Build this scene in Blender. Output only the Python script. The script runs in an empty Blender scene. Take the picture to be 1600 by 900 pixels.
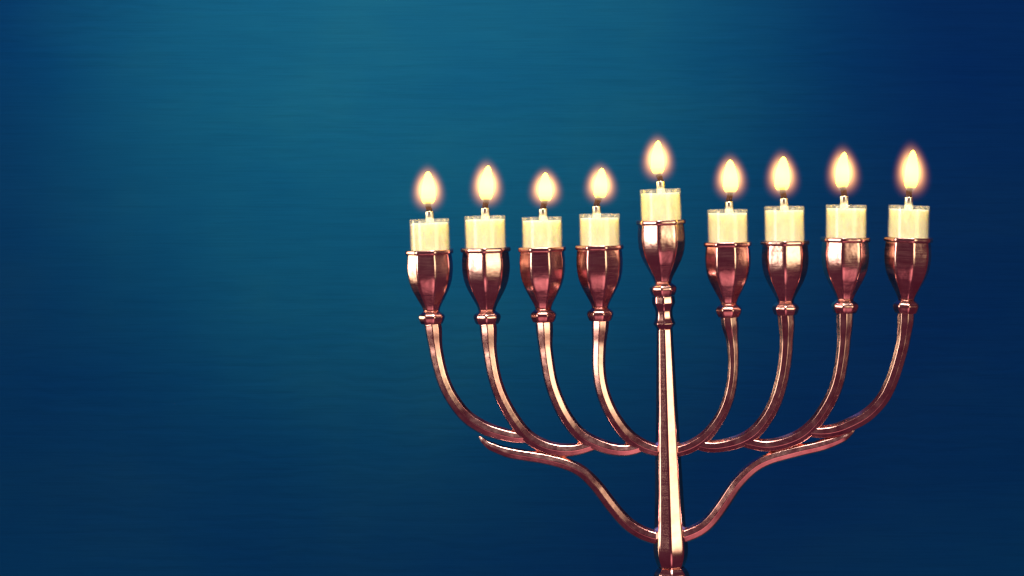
import bpy, bmesh, math, random
from mathutils import Vector, Matrix, Quaternion, noise as mnoise

random.seed(7)
scene = bpy.context.scene
COL = scene.collection

# ------------------------------------------------------------------ camera
S = 0.0003                      # metres per photograph pixel at the menorah
F = 3300.0                      # focal length in photograph pixels
D = F * S                       # camera distance from the menorah
ROLL = math.radians(1.6)        # the picture is turned a little against the stem
HZ = 250.0                      # picture row of the camera's height
RIGHT = Vector((math.cos(ROLL), 0, -math.sin(ROLL)))
UP = Vector((math.sin(ROLL), 0, math.cos(ROLL)))
FWD = Vector((0, 1, 0))
CAM = Vector((0, -D, 0.40))

cam_data = bpy.data.cameras.new('camera')
cam = bpy.data.objects.new('camera', cam_data)
COL.objects.link(cam)
cam.matrix_world = Matrix(((RIGHT.x, UP.x, -FWD.x, CAM.x),
                           (RIGHT.y, UP.y, -FWD.y, CAM.y),
                           (RIGHT.z, UP.z, -FWD.z, CAM.z),
                           (0, 0, 0, 1)))
cam_data.sensor_width = 36
cam_data.lens = 36 * F / 1600
cam_data.shift_y = (HZ - 450) / 1600
cam_data.clip_start = 0.01
cam_data.clip_end = 50
scene.camera = cam

# ------------------------------------------------------------------ world and lamps
world = bpy.data.worlds.new('World')
scene.world = world
world.use_nodes = True
bg = world.node_tree.nodes['Background']
bg.inputs[0].default_value = (0.40, 0.10, 0.21, 1)
bg.inputs[1].default_value = 0.21

def area(name, loc, target, sx, sy, power, color, spread=180):
    d = bpy.data.lights.new(name, 'AREA')
    d.shape = 'RECTANGLE'; d.size = sx; d.size_y = sy
    d.energy = power; d.color = color; d.spread = math.radians(spread)
    o = bpy.data.objects.new(name, d); COL.objects.link(o)
    o.location = loc
    o.rotation_euler = (Vector(target) - Vector(loc)).to_track_quat('-Z', 'Y').to_euler()
    return o

def spot(name, loc, target, power, color, cone, blend, radius):
    d = bpy.data.lights.new(name, 'SPOT')
    d.energy = power; d.color = color; d.spot_size = math.radians(cone)
    d.spot_blend = blend; d.shadow_soft_size = radius
    o = bpy.data.objects.new(name, d); COL.objects.link(o)
    o.location = loc
    o.rotation_euler = (Vector(target) - Vector(loc)).to_track_quat('-Z', 'Y').to_euler()
    return o

WARM = (1.0, 0.90, 0.54)
area('softbox_key', (0.58, -0.62, 0.38), (0.06, 0, 0.33), 0.46, 1.0, 0.36, WARM, 42)
area('strip_side', (-0.78, 0.24, 0.36), (0.06, 0, 0.30), 0.22, 0.9, 0.40, WARM, 45)
area('softbox_fill', (-0.97, -0.58, 0.55), (0.05, 0, 0.36), 0.38, 0.9, 0.80, (1.0, 0.85, 0.66), 50)
area('top_fill', (0.08, -0.46, 1.45), (0.07, -0.03, 0.36), 1.5, 0.8, 8.4, (1.0, 0.93, 0.78), 36)  # added overhead lamp, only there to brighten the wax fronts
area('low_fill', (0.10, -0.80, -0.35), (0.07, 0, 0.22), 1.5, 0.60, 0.42, (1.0, 0.38, 0.40), 60)  # added lamp standing in for reddish bounce from an unseen surface below
spot('backdrop_spot', (-0.14, -0.15, 0.98), (-0.08, 1.0, 0.55), 31.0, (1.0, 1.0, 0.52), 41, 1.0, 0.10)  # added lamp, imitates a vignette: bright upper middle, dark board edges
area('backdrop_wash', (-0.10, 0.45, 1.7), (-0.12, 1.0, 0.2), 1.4, 0.3, 3.6, (0.02, 0.26, 1.0), 110)  # added blue lamp, imitates navy-graded shadows on the board

vs = scene.view_settings
vs.view_transform = 'Standard'
vs.look = 'None'
vs.exposure = 0.0
vs.gamma = 1.0
scene.cycles.use_denoising = True
scene.cycles.max_bounces = 10
scene.cycles.transparent_max_bounces = 16

# ------------------------------------------------------------------ picture -> place
YAW = math.radians(6)           # the right end of the menorah stands a little nearer
def ray(px, py):
    cx, cy = px - 800.0, (450.0 - py) - (450.0 - HZ)
    return (RIGHT * cx + UP * cy + FWD * F)
def on_depth(px, py, y):
    r = ray(px, py); return CAM + r * ((y - CAM.y) / r.y)
P0 = on_depth(1043, 700, 0.0)
PN = Vector((-math.sin(YAW), -math.cos(YAW), 0))      # normal of the menorah's plane, to the camera
def at(px, py):
    r = ray(px, py); t = (P0 - CAM).dot(PN) / r.dot(PN)
    return CAM + r * t

# ------------------------------------------------------------------ object helpers
WPOS = {}
def tag(o, label=None, cat=None, group=None, kind=None):
    if label: o['label'] = label
    if cat: o['category'] = cat
    if group: o['group'] = group
    if kind: o['kind'] = kind
    return o
def empty(name, loc):
    o = bpy.data.objects.new(name, None); COL.objects.link(o)
    o.location = loc; o.empty_display_size = 0.01
    return o
def link(name, me, parent=None, loc=(0, 0, 0), quat=None, scale=None):
    o = bpy.data.objects.new(name, me); COL.objects.link(o)
    if parent: o.parent = parent
    o.location = loc
    if quat is not None:
        o.rotation_mode = 'QUATERNION'; o.rotation_quaternion = quat
    if scale: o.scale = (scale,) * 3 if isinstance(scale, float) else scale
    return o
def mesh(name, verts, faces, mat, smooth=True):
    me = bpy.data.meshes.new(name)
    me.from_pydata([tuple(v) for v in verts], [], faces)
    me.materials.append(mat)
    if smooth: me.polygons.foreach_set('use_smooth', [True] * len(me.polygons))
    me.update()
    return me

def octagon(soft=0.10):
    """unit octagon, a vertex at angle 0; each corner rounded, with support points so the flats stay flat"""
    pts = []
    for k in range(8):
        c = Vector((math.cos(k * math.pi / 4), math.sin(k * math.pi / 4)))
        p = Vector((math.cos((k - 1) * math.pi / 4), math.sin((k - 1) * math.pi / 4)))
        n = Vector((math.cos((k + 1) * math.pi / 4), math.sin((k + 1) * math.pi / 4)))
        a, b = c.lerp(p, soft), c.lerp(n, soft)
        pts += [c.lerp(p, soft * 2.2), a, (a + b) * 0.25 + c * 0.5, b, c.lerp(n, soft * 2.2)]
    return pts
def circle(n=48):
    return [Vector((math.cos(2 * math.pi * k / n), math.sin(2 * math.pi * k / n))) for k in range(n)]

def smooth_profile(pts, step):
    """Catmull-Rom through (radius, height) points; a third entry 1 marks a crisp corner"""
    out = []
    n = len(pts)
    for i in range(n - 1):
        p1, p2 = pts[i], pts[i + 1]
        c1 = len(p1) > 2 and p1[2]; c2 = len(p2) > 2 and p2[2]
        p0 = pts[i - 1] if i > 0 and not c1 else p1
        p3 = pts[i + 2] if i + 2 < n and not c2 else p2
        L = math.hypot(p2[0] - p1[0], p2[1] - p1[1])
        m = max(1, int(L / step)) if not (c1 and c2) else 1
        for k in range(m):
            t = k / m
            q = [0.5 * (2 * p1[j] + (p2[j] - p0[j]) * t + (2 * p0[j] - 5 * p1[j] + 4 * p2[j] - p3[j]) * t * t
                 + (3 * p1[j] - p0[j] - 3 * p2[j] + p3[j]) * t ** 3) for j in (0, 1)]
            if c1 and k == 0:
                out.append((q[0], q[1], 1))
            else:
                out.append((q[0], q[1], 0))
    out.append((pts[-1][0], pts[-1][1], 1))
    return out

def lathe(name, prof, section, mat, step=3.0, cap0=True, cap1=True, scale=S):
    """a section swept up a profile of (radius px, height px); corner rings get doubled so they shade crisp"""
    P = smooth_profile(prof, step)
    rings = []
    for i, (r, z, c) in enumerate(P):
        if c and 0 < i < len(P) - 1:
            def near(j):
                dr, dz = P[j][0] - r, P[j][1] - z
                L = max(1e-6, math.hypot(dr, dz)); e = min(0.7, L * 0.25)
                return (r + dr / L * e, z + dz / L * e)
            a, b = near(i - 1), near(i + 1)
            rings += [a, ((a[0] + b[0]) / 4 + r / 2, (a[1] + b[1]) / 4 + z / 2), b]
        else:
            rings.append((r, z))
    n = len(section)
    V, Fc = [], []
    for r, z in rings:
        V += [Vector((p.x * r, p.y * r, z)) * scale for p in section]
    for i in range(len(rings) - 1):
        for k in range(n):
            k2 = (k + 1) % n
            Fc.append((i * n + k, i * n + k2, (i + 1) * n + k2, (i + 1) * n + k))
    if cap0: Fc.append(tuple(reversed(range(n))))
    if cap1: Fc.append(tuple((len(rings) - 1) * n + k for k in range(n)))
    return mesh(name, V, Fc, mat)

def crom(pts, step):
    out = []
    n = len(pts)
    for i in range(n - 1):
        p0 = pts[i - 1] if i else pts[0] * 2 - pts[1]
        p1, p2 = pts[i], pts[i + 1]
        p3 = pts[i + 2] if i + 2 < n else pts[-1] * 2 - pts[-2]
        m = max(2, int((p2 - p1).length / step))
        for k in range(m):
            t = k / m
            out.append(0.5 * (2 * p1 + (p2 - p0) * t + (2 * p0 - 5 * p1 + 4 * p2 - p3) * t * t
                       + (3 * p1 - p0 - 3 * p2 + p3) * t ** 3))
    out.append(pts[-1].copy())
    return out

def tube(name, path, radius, section, mat, origin, normal, twist=0.0):
    """section swept along a path that lies in the plane with this normal; radius(t) in metres"""
    # even the path out
    for _ in range(4):
        path = [path[0]] + [(path[i - 1] + path[i] * 2 + path[i + 1]) / 4 for i in range(1, len(path) - 1)] + [path[-1]]
    L = [0.0]
    for a, b in zip(path, path[1:]): L.append(L[-1] + (b - a).length)
    section = [Matrix.Rotation(math.radians(twist), 2) @ s for s in section]
    n = len(section); V, Fc = [], []
    for i, p in enumerate(path):
        T = (path[min(i + 1, len(path) - 1)] - path[max(i - 1, 0)]).normalized()
        side = T.cross(normal).normalized()
        r = radius(L[i] / L[-1])
        V += [p - origin + (normal * s.x + side * s.y) * r for s in section]
    for i in range(len(path) - 1):
        for k in range(n):
            k2 = (k + 1) % n
            Fc.append((i * n + k, (i + 1) * n + k, (i + 1) * n + k2, i * n + k2))
    Fc.append(tuple(range(n))); Fc.append(tuple(reversed([(len(path) - 1) * n + k for k in range(n)])))
    return mesh(name, V, Fc, mat)

def interp(tab):
    def f(t):
        for (a, x), (b, y) in zip(tab, tab[1:]):
            if t <= b:
                u = (t - a) / (b - a); u = u * u * (3 - 2 * u)
                return x + (y - x) * u
        return tab[-1][1]
    return f

# ------------------------------------------------------------------ materials
def new_mat(name):
    m = bpy.data.materials.new(name); m.use_nodes = True
    nt = m.node_tree; nt.nodes.clear()
    out = nt.nodes.new('ShaderNodeOutputMaterial')
    def N(t, **kw):
        n = nt.nodes.new(t)
        for k, v in kw.items(): setattr(n, k, v)
        return n
    return m, nt, out, N, nt.links.new

def mapped(N, L, scale, coord='Object', rnd=True, rot=(0, 0, 0)):
    tc = N('ShaderNodeTexCoord'); mp = N('ShaderNodeMapping')
    mp.inputs['Scale'].default_value = scale
    mp.inputs['Rotation'].default_value = rot
    L(tc.outputs[coord], mp.inputs['Vector'])
    if rnd:
        oi = N('ShaderNodeObjectInfo'); mul = N('ShaderNodeMath', operation='MULTIPLY')
        mul.inputs[1].default_value = 37.0
        L(oi.outputs['Random'], mul.inputs[0])
        ad = N('ShaderNodeVectorMath', operation='ADD')
        L(mp.outputs[0], ad.inputs[0]); L(mul.outputs[0], ad.inputs[1])
        return ad.outputs[0]
    return mp.outputs[0]
def noise(N, L, vec, scale, detail=4, rough=0.55):
    n = N('ShaderNodeTexNoise'); n.inputs['Scale'].default_value = scale
    n.inputs['Detail'].default_value = detail; n.inputs['Roughness'].default_value = rough
    L(vec, n.inputs['Vector']); return n.outputs['Fac']
def ramp(N, L, fac, stops):
    r = N('ShaderNodeValToRGB'); e = r.color_ramp.elements
    while len(e) < len(stops): e.new(0.5)
    for k, (p, c) in enumerate(stops):
        e[k].position = p; e[k].color = (*c, 1) if len(c) == 3 else c
    L(fac, r.inputs[0]); return r.outputs[0]
def rng(N, L, fac, a, b, lo=0.0, hi=1.0):
    r = N('ShaderNodeMapRange'); L(fac, r.inputs[0])
    for k, v in zip((1, 2, 3, 4), (lo, hi, a, b)): r.inputs[k].default_value = v
    return r.outputs[0]

def copper(name, brush=(90, 90, 2600), rough=(0.13, 0.27), bump=0.018, dent=0.0008):
    m, nt, out, N, L = new_mat(name)
    b = N('ShaderNodeBsdfPrincipled'); L(b.outputs[0], out.inputs[0])
    v_big = mapped(N, L, (1, 1, 1)); v_br = mapped(N, L, brush, rot=(0.18, 0.12, 0)); v_sc = mapped(N, L, (400, 400, 1500), rot=(0.5, 0.3, 0.2))
    big = noise(N, L, v_big, 95, 3, 0.6)
    br = noise(N, L, v_br, 1.0, 3, 0.6)
    sc = noise(N, L, v_sc, 1.0, 2, 0.5)
    add = N('ShaderNodeMath', operation='ADD'); L(big, add.inputs[0])
    mul = N('ShaderNodeMath', operation='MULTIPLY'); L(br, mul.inputs[0]); mul.inputs[1].default_value = 0.25
    L(mul.outputs[0], add.inputs[1])
    col = ramp(N, L, add.outputs[0], [(0.42, (0.62, 0.31, 0.31)), (0.62, (0.77, 0.45, 0.42)), (0.84, (0.86, 0.56, 0.50))])
    L(col, b.inputs['Base Color'])
    b.inputs['Metallic'].default_value = 1.0
    L(rng(N, L, br, rough[0], rough[1], 0.3, 0.7), b.inputs['Roughness'])
    h = N('ShaderNodeMath', operation='ADD'); L(br, h.inputs[0])
    m2 = N('ShaderNodeMath', operation='MULTIPLY'); L(sc, m2.inputs[0]); m2.inputs[1].default_value = 0.5
    L(m2.outputs[0], h.inputs[1])
    bp = N('ShaderNodeBump'); bp.inputs['Strength'].default_value = bump; bp.inputs['Distance'].default_value = 0.0001
    L(h.outputs[0], bp.inputs['Height'])
    b2 = N('ShaderNodeBump'); b2.inputs['Strength'].default_value = 0.25; b2.inputs['Distance'].default_value = dent
    L(noise(N, L, v_big, 170, 2, 0.5), b2.inputs['Height']); L(bp.outputs[0], b2.inputs['Normal']); L(b2.outputs[0], b.inputs['Normal'])
    return m
M_CUP = copper('brushed_copper')
M_ARM = copper('drawn_copper', brush=(260, 260, 260), rough=(0.14, 0.24), bump=0.008, dent=0.0003)
M_STEM = copper('turned_copper', brush=(60, 60, 2600), rough=(0.10, 0.18), bump=0.008, dent=0.0002)

def backdrop_mat():
    m, nt, out, N, L = new_mat('blue_painted_wood')
    b = N('ShaderNodeBsdfPrincipled'); L(b.outputs[0], out.inputs[0])
    v = mapped(N, L, (2.2, 1, 60), rnd=False)
    vf = mapped(N, L, (8, 1, 330), rnd=False)
    vw = mapped(N, L, (1, 1, 1.5), rnd=False)
    g1 = noise(N, L, v, 3.0, 6, 0.62)
    g2 = noise(N, L, vf, 2.0, 3, 0.6)
    blot = noise(N, L, vw, 5.0, 4, 0.55)
    spk = noise(N, L, vw, 260, 1, 0.5)
    # wavy growth rings of the board under the paint
    wv = N('ShaderNodeTexWave', wave_type='BANDS', bands_direction='Z')
    wv.inputs['Scale'].default_value = 26; wv.inputs['Distortion'].default_value = 9.0
    wv.inputs['Detail'].default_value = 3; wv.inputs['Detail Scale'].default_value = 1.6
    vv = mapped(N, L, (0.35, 1, 1), rnd=False); L(vv, wv.inputs['Vector'])
    patch = noise(N, L, mapped(N, L, (1.0, 1, 2.6), rnd=False), 2.2, 2, 0.5)
    wmask = N('ShaderNodeMath', operation='MULTIPLY'); L(wv.outputs['Fac'], wmask.inputs[0]); L(rng(N, L, patch, 0.1, 1.0, 0.42, 0.62), wmask.inputs[1])
    col = ramp(N, L, blot, [(0.30, (0.005, 0.178, 0.415)), (0.52, (0.008, 0.198, 0.42)), (0.72, (0.013, 0.218, 0.415))])
    mx = N('ShaderNodeMix', data_type='RGBA', blend_type='MULTIPLY'); mx.inputs[0].default_value = 1.0
    gsum = N('ShaderNodeMath', operation='ADD'); L(g1, gsum.inputs[0]); L(g2, gsum.inputs[1])
    gs2 = N('ShaderNodeMath', operation='MULTIPLY_ADD'); L(wmask.outputs[0], gs2.inputs[0]); gs2.inputs[1].default_value = 0.20; L(gsum.outputs[0], gs2.inputs[2])
    g = ramp(N, L, rng(N, L, gs2.outputs[0], 0, 1, 0.65, 1.5), [(0.0, (0.88,) * 3), (0.5, (1.0,) * 3), (1.0, (1.08,) * 3)])
    L(col, mx.inputs[6]); L(g, mx.inputs[7])
    # tiny pale chips and dust
    mx2 = N('ShaderNodeMix', data_type='RGBA')
    chip = ramp(N, L, spk, [(0.0, (0,) * 3), (0.80, (0,) * 3), (0.84, (0.35,) * 3)])
    L(chip, mx2.inputs[0]); L(mx.outputs[2], mx2.inputs[6]); mx2.inputs[7].default_value = (0.10, 0.30, 0.36, 1)
    L(mx2.outputs[2], b.inputs['Base Color'])
    b.inputs['Roughness'].default_value = 0.55
    b.inputs['Specular IOR Level'].default_value = 0.04
    h1 = N('ShaderNodeMath', operation='MULTIPLY_ADD'); L(wmask.outputs[0], h1.inputs[0]); h1.inputs[1].default_value = 0.9
    L(gsum.outputs[0], h1.inputs[2])
    bp = N('ShaderNodeBump'); bp.inputs['Strength'].default_value = 0.10; bp.inputs['Distance'].default_value = 0.001
    L(h1.outputs[0], bp.inputs['Height']); L(bp.outputs[0], b.inputs['Normal'])
    return m

def wax_mat():
    m, nt, out, N, L = new_mat('cream_wax')
    b = N('ShaderNodeBsdfPrincipled'); L(b.outputs[0], out.inputs[0])
    n = noise(N, L, mapped(N, L, (1, 1, 1)), 120, 3, 0.5)
    L(ramp(N, L, n, [(0.3, (0.95, 0.87, 0.56)), (0.7, (0.97, 0.90, 0.64))]), b.inputs['Base Color'])
    b.inputs['Subsurface Weight'].default_value = 0.7
    b.inputs['Subsurface Radius'].default_value = (1.0, 0.7, 0.35)
    b.inputs['Subsurface Scale'].default_value = 0.012
    b.inputs['Roughness'].default_value = 0.35
    return m
def glass_mat():
    """thin clear glass: what the Fresnel term does not mirror passes straight through"""
    m, nt, out, N, L = new_mat('clear_glass')
    t = N('ShaderNodeBsdfTransparent'); t.inputs[0].default_value = (0.97, 0.975, 0.96, 1)
    g = N('ShaderNodeBsdfGlossy'); g.inputs['Roughness'].default_value = 0.03
    lw = N('ShaderNodeLayerWeight'); lw.inputs[0].default_value = 0.5
    pw = N('ShaderNodeMath', operation='POWER'); L(lw.outputs['Facing'], pw.inputs[0]); pw.inputs[1].default_value = 5.0
    f = N('ShaderNodeMath', operation='MULTIPLY_ADD'); L(pw.outputs[0], f.inputs[0])     # Schlick's Fresnel, same from both sides
    f.inputs[1].default_value = 0.90; f.inputs[2].default_value = 0.04
    mx = N('ShaderNodeMixShader'); L(f.outputs[0], mx.inputs[0]); L(t.outputs[0], mx.inputs[1]); L(g.outputs[0], mx.inputs[2])
    df = N('ShaderNodeBsdfTranslucent'); df.inputs[0].default_value = (0.95, 0.90, 0.78, 1)
    d2 = N('ShaderNodeBsdfDiffuse'); d2.inputs[0].default_value = (0.95, 0.90, 0.78, 1)
    fm = N('ShaderNodeAddShader'); L(df.outputs[0], fm.inputs[0]); L(d2.outputs[0], fm.inputs[1])
    nz = noise(N, L, mapped(N, L, (1, 1, 0.6)), 420, 3, 0.6)
    m3 = N('ShaderNodeMixShader'); L(rng(N, L, nz, 0.02, 0.09, 0.35, 0.7), m3.inputs[0]); L(mx.outputs[0], m3.inputs[1]); L(fm.outputs[0], m3.inputs[2])
    L(m3.outputs[0], out.inputs[0])
    return m
def steel_mat():
    m, nt, out, N, L = new_mat('pale_metal')
    b = N('ShaderNodeBsdfPrincipled'); L(b.outputs[0], out.inputs[0])
    n = noise(N, L, mapped(N, L, (1, 1, 0.2)), 900, 2)
    L(ramp(N, L, n, [(0.3, (0.80, 0.73, 0.66)), (0.7, (0.92, 0.87, 0.80))]), b.inputs['Base Color'])
    b.inputs['Metallic'].default_value = 1.0; b.inputs['Roughness'].default_value = 0.28
    return m
def wick_mat():
    m, nt, out, N, L = new_mat('charred_wick')
    b = N('ShaderNodeBsdfPrincipled'); L(b.outputs[0], out.inputs[0])
    n = noise(N, L, mapped(N, L, (1, 1, 1)), 1500, 3)
    L(ramp(N, L, n, [(0.35, (0.008, 0.003, 0.004)), (0.7, (0.05, 0.010, 0.012))]), b.inputs['Base Color'])
    b.inputs['Roughness'].default_value = 0.9
    return m
def flame_mat():
    m, nt, out, N, L = new_mat('candle_flame')
    tc = N('ShaderNodeTexCoord'); sp = N('ShaderNodeSeparateXYZ'); L(tc.outputs['Generated'], sp.inputs[0])
    col = ramp(N, L, sp.outputs['Z'], [(0.0, (0.02, 0.06, 0.09)), (0.12, (0.08, 0.08, 0.06)), (0.26, (1.0, 0.72, 0.042)), (1.0, (1.0, 0.76, 0.046))])
    st = rng(N, L, sp.outputs['Z'], 0.8, 13.0, 0.02, 0.30)
    e = N('ShaderNodeEmission'); L(col, e.inputs[0]); L(st, e.inputs[1])
    t = N('ShaderNodeBsdfTransparent')
    mx = N('ShaderNodeMixShader'); L(rng(N, L, sp.outputs['Z'], 0.15, 0.92, 0.0, 0.34), mx.inputs[0])
    L(t.outputs[0], mx.inputs[1]); L(e.outputs[0], mx.inputs[2])
    L(mx.outputs[0], out.inputs[0])
    return m
def glow_mat():
    """luminous gas round the flame: emits, thinning out to nothing at the edge"""
    m, nt, out, N, L = new_mat('flame_mantle')
    tc = N('ShaderNodeTexCoord'); sp = N('ShaderNodeSeparateXYZ'); L(tc.outputs['Object'], sp.inputs[0])
    wd = N('ShaderNodeMath', operation='MULTIPLY_ADD'); L(sp.outputs['Z'], wd.inputs[0]); wd.inputs[1].default_value = -0.26; wd.inputs[2].default_value = 0.90
    cb = N('ShaderNodeCombineXYZ'); L(sp.outputs['Z'], cb.inputs['Z'])
    for ax in 'XY':
        dv = N('ShaderNodeMath', operation='DIVIDE'); L(sp.outputs[ax], dv.inputs[0]); L(wd.outputs[0], dv.inputs[1]); L(dv.outputs[0], cb.inputs[ax])
    ln = N('ShaderNodeVectorMath', operation='LENGTH'); L(cb.outputs[0], ln.inputs[0])
    f = rng(N, L, ln.outputs['Value'], 1.0, 0.0, 0.0, 1.0)
    pw = N('ShaderNodeMath', operation='POWER'); L(f, pw.inputs[0]); pw.inputs[1].default_value = 4.0
    st = N('ShaderNodeMath', operation='MULTIPLY'); L(pw.outputs[0], st.inputs[0]); st.inputs[1].default_value = GLOW
    col = ramp(N, L, f, [(0.2, (1.0, 0.27, 0.11)), (0.5, (1.0, 0.45, 0.15)), (0.8, (1.0, 0.70, 0.15))])
    e = N('ShaderNodeEmission'); L(col, e.inputs[0]); L(st.outputs[0], e.inputs[1])
    L(e.outputs[0], out.inputs['Volume'])
    return m
GLOW = 2100.0
M_WALL = backdrop_mat(); M_WAX = wax_mat(); M_GLASS = glass_mat(); M_STEEL = steel_mat(); M_WICK = wick_mat()
M_FLAME = flame_mat(); M_GLOW = glow_mat()

# ------------------------------------------------------------------ backdrop board
WALL_Y = 1.00
def backdrop():
    nx, nz, W, H, T = 120, 80, 3.4, 2.6, 0.02
    V, Fc = [], []
    for j in range(nz + 1):
        for i in range(nx + 1):
            x, z = (i / nx - 0.5) * W, (j / nz - 0.5) * H
            d = 0.0012 * mnoise.noise(Vector((x * 3, z * 9, 4.2)))
            V.append((x, d, z))
    for j in range(nz):
        for i in range(nx):
            a = j * (nx + 1) + i
            Fc.append((a, a + 1, a + nx + 2, a + nx + 1))
    k = len(V)
    V += [(-W / 2, T, -H / 2), (W / 2, T, -H / 2), (W / 2, T, H / 2), (-W / 2, T, H / 2)]
    Fc.append((k + 3, k + 2, k + 1, k))
    o = link('backdrop', mesh('backdrop', V, Fc, M_WALL))
    c = on_depth(800, 450, WALL_Y)
    o.location = c; o.rotation_euler = (0, ROLL, 0)
    tag(o, 'blue painted wooden board with faint horizontal grain behind the menorah', kind='structure')
backdrop()

# ------------------------------------------------------------------ menorah
OCT = octagon(0.09); OCT_ARM = octagon(0.065); CIRC = circle(48)
foot_px = (1058, 1165)
ROOT = at(*foot_px)
menorah = empty('menorah', ROOT)
tag(menorah, 'copper nine-branched menorah with faceted cups in front of the blue board', 'menorah')

# cups: rim centre, collar bottom, turn of the facets against the view
CUPS = [((671, 393.5), (675, 506), 10.5), ((758.5, 390), (761.4, 506), -3.5), ((847, 389), (849.5, 503), 16),
        ((936.5, 386), (938, 501), 14), ((1032.5, 347), (1036.5, 462), -7), ((1137, 381), (1139, 495), 17),
        ((1226.3, 379), (1227.5, 492), 0), ((1321, 374), (1320, 489), -7), ((1419, 374), (1415.5, 489), 13)]
CUP_H = 114.5      # collar bottom to middle of the rim
cup_prof = [(13.0, 19.5, 1), (13.9, 24), (16.6, 30), (21.2, 38), (25.6, 46), (29.8, 54), (34.6, 67), (37.1, 82), (37.4, 96), (36.0, 111, 1),
            (33.8, 111.3, 1), (33.4, 104, 1), (4, 104, 1)]
rim_prof = [(33.9, 110.8, 1), (38.6, 110.8, 1), (39.6, 114), (38.6, 117.8, 1), (33.9, 117.8, 1), (33.9, 111.0, 1)]
collar_prof = [(12, 0, 1), (17.3, 0, 1), (20.0, 5.5), (21.3, 11), (19.8, 14.8), (15.2, 18.4), (13.4, 20.0, 1), (10, 20.0, 1)]
cup_me = lathe('candle_cup', cup_prof, OCT, M_CUP, cap0=True, cap1=True)
rim_me = lathe('rim', rim_prof, octagon(0.12), M_CUP, step=1.5, cap0=False, cap1=False)
collar_me = lathe('collar', collar_prof, OCT, M_CUP, step=1.5)

def axis_quat(a, b, turn):
    """local Z along a->b, the octagon's first corner turned from the view direction"""
    z = (b - a).normalized()
    v = (CAM - a); v = (v - z * v.dot(z)).normalized()
    x = Quaternion(z, math.radians(turn)) @ v
    y = z.cross(x)
    return Matrix((x, y, z)).transposed().to_quaternion()

SEATS = []
for (rx, ry), (bx, by), turn in CUPS:
    b, r = at(bx, by), at(rx, ry)
    q = axis_quat(b, r, turn)
    sc = (r - b).length / (CUP_H * S)
    c = link('candle_cup', cup_me, menorah, b - ROOT, q, sc)
    link('rim', rim_me, c)
    link('collar', collar_me, c)
    SEATS.append((b, r, q, sc))

# branches: pixel paths from the collar down to where each runs into its neighbour
ARMS = [
    [(675.5, 504), (677, 510), (680, 538), (685, 566), (693.5, 596), (707.5, 624), (729, 651), (757, 669), (784, 678), (806, 683), (824, 683)],
    [(761.6, 504), (763, 510), (764.5, 538), (768, 566), (774.5, 596), (785, 624), (801, 653), (822, 680), (845, 695), (871, 702.5), (900, 702.5), (930, 694)],
    [(849.6, 501), (850.5, 508), (852, 538), (855.5, 566), (861, 596), (870.5, 624), (885, 653), (906, 679), (929, 692.5), (958, 702), (984, 703), (1004, 697)],
    [(938, 499), (938, 506), (936.5, 530), (935.3, 566), (938, 596), (945.5, 624), (959.5, 653), (979, 679), (1001, 695), (1024, 703.5), (1043, 706)],
    [(1139, 493), (1140, 503), (1144, 530), (1146, 560), (1144.5, 592), (1138.5, 622), (1128, 648), (1112, 672), (1097, 687), (1079, 698), (1060, 704), (1045, 706)],
    [(1227.5, 490), (1229, 503), (1229, 534), (1227, 562), (1222, 592), (1213.5, 622), (1200, 650), (1180, 675), (1159, 688), (1136, 695), (1109, 698), (1090, 693.5)],
    [(1320, 487), (1320, 503), (1318.5, 534), (1315.5, 562), (1309.5, 594), (1299, 622), (1281, 652), (1266, 669), (1249, 682), (1222, 692.5), (1194, 696), (1163, 690)],
    [(1415.5, 487), (1415, 503), (1411, 534), (1404, 562), (1394.5, 592), (1380, 622), (1358, 646), (1337, 659), (1309, 671), (1281, 675), (1258, 672)],
]
TWIST = [0, 1, -1, 1, -9, -10, -8, -10]      # slight turns; right-hand ones shaped so their facets miss the key light
arm_r = interp([(0.0, 13.6), (0.03, 13.6), (0.16, 11.0), (0.30, 10.6), (0.55, 10.9), (0.70, 11.5), (1.0, 10.2)])
arm5_r = interp([(0.0, 13.8), (0.04, 13.6), (0.16, 9.6), (0.30, 8.6), (0.60, 9.0), (0.85, 10.8), (1.0, 10.8)])
for k, pts in enumerate(ARMS):
    path = crom([at(*p) for p in pts], 3.5 * S)
    org = path[0]
    if k not in (3, 4):            # the end is let into the back of the neighbouring branch
        for m in range(1, 9): path[-m] = path[-m] - PN * (1.5 * S * (1 - m / 9))
    rf = arm5_r if k == 4 else arm_r
    me = tube('branch', path, lambda t: rf(t) * S, OCT_ARM, M_ARM, org, PN, TWIST[k])
    link('branch', me, menorah, org - ROOT)

BRACES = [
    [(748.5, 680.5), (754.5, 688.5), (766.7, 697), (793, 706.5), (820, 711.5), (847, 715.5), (873, 721.5), (891, 727.5), (910, 737.5), (933, 760.5), (958, 793.5), (982, 819.5), (1006, 834), (1026, 840), (1044, 842)],
    [(1337, 667), (1327, 677.5), (1309, 687.5), (1280, 697), (1251, 703.5), (1222, 711), (1202, 717), (1178, 729.5), (1153, 753.5), (1141, 770.5), (1129, 788.5), (1116, 806.5), (1104, 819.5), (1092, 828), (1073, 836), (1050, 842)],
]
brace_r = interp([(0.0, 0.6), (0.025, 4.4), (0.08, 7.6), (0.18, 9.6), (0.45, 10.0), (0.7, 10.8), (1.0, 12.0)])
for k, pts in enumerate(BRACES):
    path = crom([at(*p) for p in pts], 3.5 * S)
    org = path[0]
    me = tube('brace', path, lambda t: brace_r(t) * S, OCT_ARM, M_ARM, org, PN)
    link('brace', me, menorah, org - ROOT)

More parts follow.
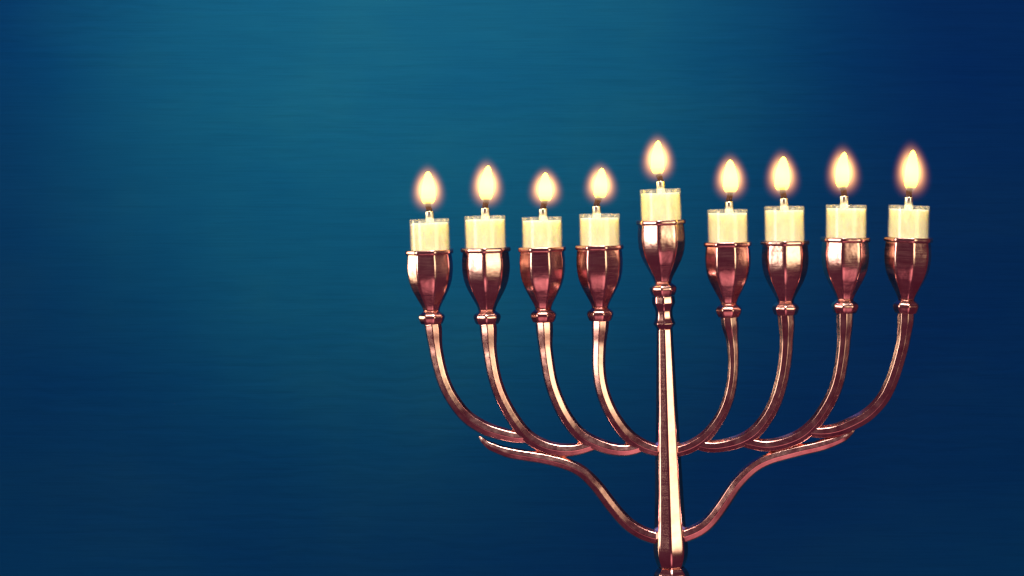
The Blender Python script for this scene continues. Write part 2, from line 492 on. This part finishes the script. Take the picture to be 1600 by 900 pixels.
# stem: spool under the middle cup, long tapering post, and the foot below the picture's edge
def stem_part(name, top, bottom, prof, mat, turn, step=4.0, section=OCT):
    a, b = at(*bottom), at(*top)
    H = bottom[1] - top[1]
    sc = (b - a).length / (H * S)
    me = lathe(name, prof, section, mat, step=step)
    return link(name, me, menorah, a - ROOT, axis_quat(a, b, turn), sc)
# heights count up from each part's bottom row
spool = [(12.5, 0, 1), (12.8, 1.5, 1), (17.6, 8.5, 1), (14.4, 16), (13.3, 23), (13.9, 31), (17.9, 39.5, 1), (18.2, 41, 1), (17.6, 51, 1), (10, 51.2, 1)]
stem_part('spool', (1036.6, 463), (1038.4, 514), spool, M_STEM, 1.0, 2.0)
post = [(20.5, 0, 1), (21.8, 3), (25.8, 14), (27.4, 26), (27.2, 38), (25.6, 56), (24.2, 75), (22.2, 120), (19.8, 182), (16.6, 260), (12.6, 372, 1), (9, 372.2, 1)]
stem_part('post', (1038.4, 514), (1048.8, 886), post, M_STEM, 1.5, 4.0)
foot = [(96, 0, 1), (98, 5, 1), (96, 12, 1), (84, 18), (70, 32), (48, 52), (30, 84), (21, 118), (18, 150), (19, 185), (17, 205, 1), (26, 212),
        (28.6, 230), (28.4, 262), (26.5, 271), (21.0, 278.6, 1), (10, 279, 1)]
stem_part('foot', (1048.9, 887), foot_px, foot, M_STEM, 1.5, 4.0)

# ------------------------------------------------------------------ candles in glass cups
# glass top centre; wick tube top; wick tip; flame tip x,y and bottom y
ORD = ['leftmost', 'second from left', 'third from left', 'fourth from left', None, 'fourth from right', 'third from right', 'second from right', 'rightmost']
CAND = [((672, 342), (671, 330), (669, 316), (669, 268, 326)), ((758, 337), (758, 325), (760, 311), (762, 259, 320)),
        ((847, 339), (848.5, 326), (852, 312), (853, 270, 321)), ((937.5, 334), (932, 322), (937.5, 308), (940, 263, 316)),
        ((1032.5, 295), (1032, 283), (1028, 272), (1028, 220, 279)), ((1137, 327), (1139, 315), (1141, 300), (1142, 250, 308)),
        ((1225, 322), (1225, 310), (1222, 293), (1223, 245, 305)), ((1323, 320), (1319, 306), (1316, 292), (1320, 238, 301)),
        ((1420.5, 321), (1420, 308), (1422.5, 293), (1427, 235, 303))]
DETAIL = ['glass candle with short yellow wax and small lit flame in {} menorah cup',
          'glass candle with tall bright flame in {} menorah cup',
          'glass candle with wick leaning right in {} menorah cup',
          'glass candle with off-centre wick tube in {} menorah cup',
          'glass candle raised highest, on the central stem of the menorah',
          'glass candle, the first right of the central stem, in {} menorah cup',
          'glass candle with curled glowing wick in {} menorah cup',
          'glass candle with wick tube left of centre in {} menorah cup',
          'glass candle with flame leaning right in {} menorah cup']

def flame_mesh(h, w, lean, seed):
    rnd = random.Random(seed)
    prof = [(0.10, 0.0), (0.42, 0.05), (0.72, 0.14), (0.94, 0.25), (1.0, 0.36), (0.95, 0.50), (0.84, 0.65), (0.66, 0.79), (0.48, 0.89), (0.29, 0.96), (0.05, 1.0)]
    P = smooth_profile(prof, 0.04)
    V, Fc = [], []
    n = 24
    for r, z, _ in P:
        off = lean * (z ** 1.6) + w * 0.22 * math.sin(3.6 * z + seed * 2.3) * z * (1 - z * 0.6)
        for k in range(n):
            a = 2 * math.pi * k / n
            rr = r * w * (1 + 0.05 * math.sin(a + seed) * math.sin(3 * z + seed))
            V.append((off + rr * math.cos(a), rr * math.sin(a), z * h))
    for i in range(len(P) - 1):
        for k in range(n):
            k2 = (k + 1) % n
            Fc.append((i * n + k, i * n + k2, (i + 1) * n + k2, (i + 1) * n + k))
    Fc.append(tuple(reversed(range(n)))); Fc.append(tuple((len(P) - 1) * n + k for k in range(n)))
    return mesh('flame', V, Fc, M_FLAME)

def ball(name, mat, nu=24, nv=14):
    V, Fc = [(0, 0, 1)], []
    for j in range(1, nv):
        t = math.pi * j / nv
        V += [(math.sin(t) * math.cos(2 * math.pi * k / nu), math.sin(t) * math.sin(2 * math.pi * k / nu), math.cos(t)) for k in range(nu)]
    V.append((0, 0, -1))
    for k in range(nu):
        Fc.append((0, 1 + k, 1 + (k + 1) % nu))
        for j in range(nv - 2):
            a = 1 + j * nu
            Fc.append((a + k, a + nu + k, a + nu + (k + 1) % nu, a + (k + 1) % nu))
        a = 1 + (nv - 2) * nu
        Fc.append((a + k, len(V) - 1, a + (k + 1) % nu))
    return mesh(name, V, Fc, mat)
MANTLE = ball('mantle', M_GLOW)

GB = 104.4          # height of the cup's floor above the collar bottom
for i, (g, tb, wk, fl) in enumerate(CAND):
    b, r, q, sc = SEATS[i]
    s = S * sc
    zax = (r - b).normalized()
    base = b + zax * (GB * s)
    gt = at(*g)
    Hpx = (gt - base).dot(zax) / s
    lat = (gt - base) - zax * ((gt - base).dot(zax))
    base = base + lat * 0.5
    t = empty('glass_candle', base)
    tag(t, DETAIL[i].format(ORD[i]), 'candle', 'glass candles in the menorah cups')
    qz = axis_quat(b, gt if False else r, 0)
    R = 31.7
    wl = Hpx - random.uniform(6.6, 8.8)
    gp = [(3, 0, 1), (R - 2.0, 0, 1), (R, 2.5), (R, Hpx - 1.4), (R - 0.6, Hpx, 1), (R - 1.2, Hpx - 0.9), (R - 1.3, 5, 1), (3, 3.5, 1)]
    link('glass_cup', lathe('glass_cup', gp, CIRC, M_GLASS, step=6, scale=s), t, (0, 0, 0), qz)
    wp = [(3, 4.6, 1), (R - 1.9, 5.6, 1), (R - 1.5, 9), (R - 1.5, wl + 1.0, 1), (R - 3.4, wl - 0.1), (R - 9, wl - 0.8), (3, wl - 1.0, 1)]
    link('wax', lathe('wax', wp, CIRC, M_WAX, step=4, scale=s), t, (0, 0, 0), qz)
    # wick tube
    tt = at(*tb); tz = (tt - base).dot(zax)
    tlat = (tt - base) - zax * tz
    z0 = (wl - 16) * s
    tl = (tz - z0) / s
    tp = [(6.6, 0, 1), (6.7, tl - 0.5, 1), (6.2, tl, 1), (4.9, tl, 1), (4.7, tl - 4, 1), (1, tl - 4, 1)]
    link('wick_tube', lathe('wick_tube', tp, circle(28), M_STEEL, step=6, scale=s), t, tlat + zax * z0, qz)
    # wick
    wt = at(*wk)
    p0 = tlat + zax * (tz - 5 * s); p1 = tlat + zax * (tz + 1 * s); p3 = wt - base
    p2 = (p1 * 0.45 + p3 * 0.55) + RIGHT * random.uniform(-1.2, 1.2) * S
    wpth = crom([p0, p1, p2, p3], 1.2 * S)
    sec = []
    for k in range(20):
        a = 2 * math.pi * k / 20
        sec.append(Vector((math.cos(a), math.sin(a))) * (1 + 0.13 * math.cos(4 * a)))
    link('wick', tube('wick', wpth, lambda u: (4.5 - 0.8 * u + 0.25 * math.sin(u * 21)) * S, sec, M_WICK, Vector((0, 0, 0)), Vector((0, -1, 0))), t)
    # flame
    fb = at(wk[0], fl[2]) - base; ft = at(fl[0], fl[1]) - base
    h = (ft - fb).length
    fo = link('flame', flame_mesh(h, random.uniform(10.2, 11.8) * S, (ft - fb).x, i * 1.7), t, fb)
    lean = (ft - fb).x
    link('mantle', MANTLE, fo, (lean * 0.40, 0, h * 0.55), None, (39 * S, 39 * S, h * 0.84))
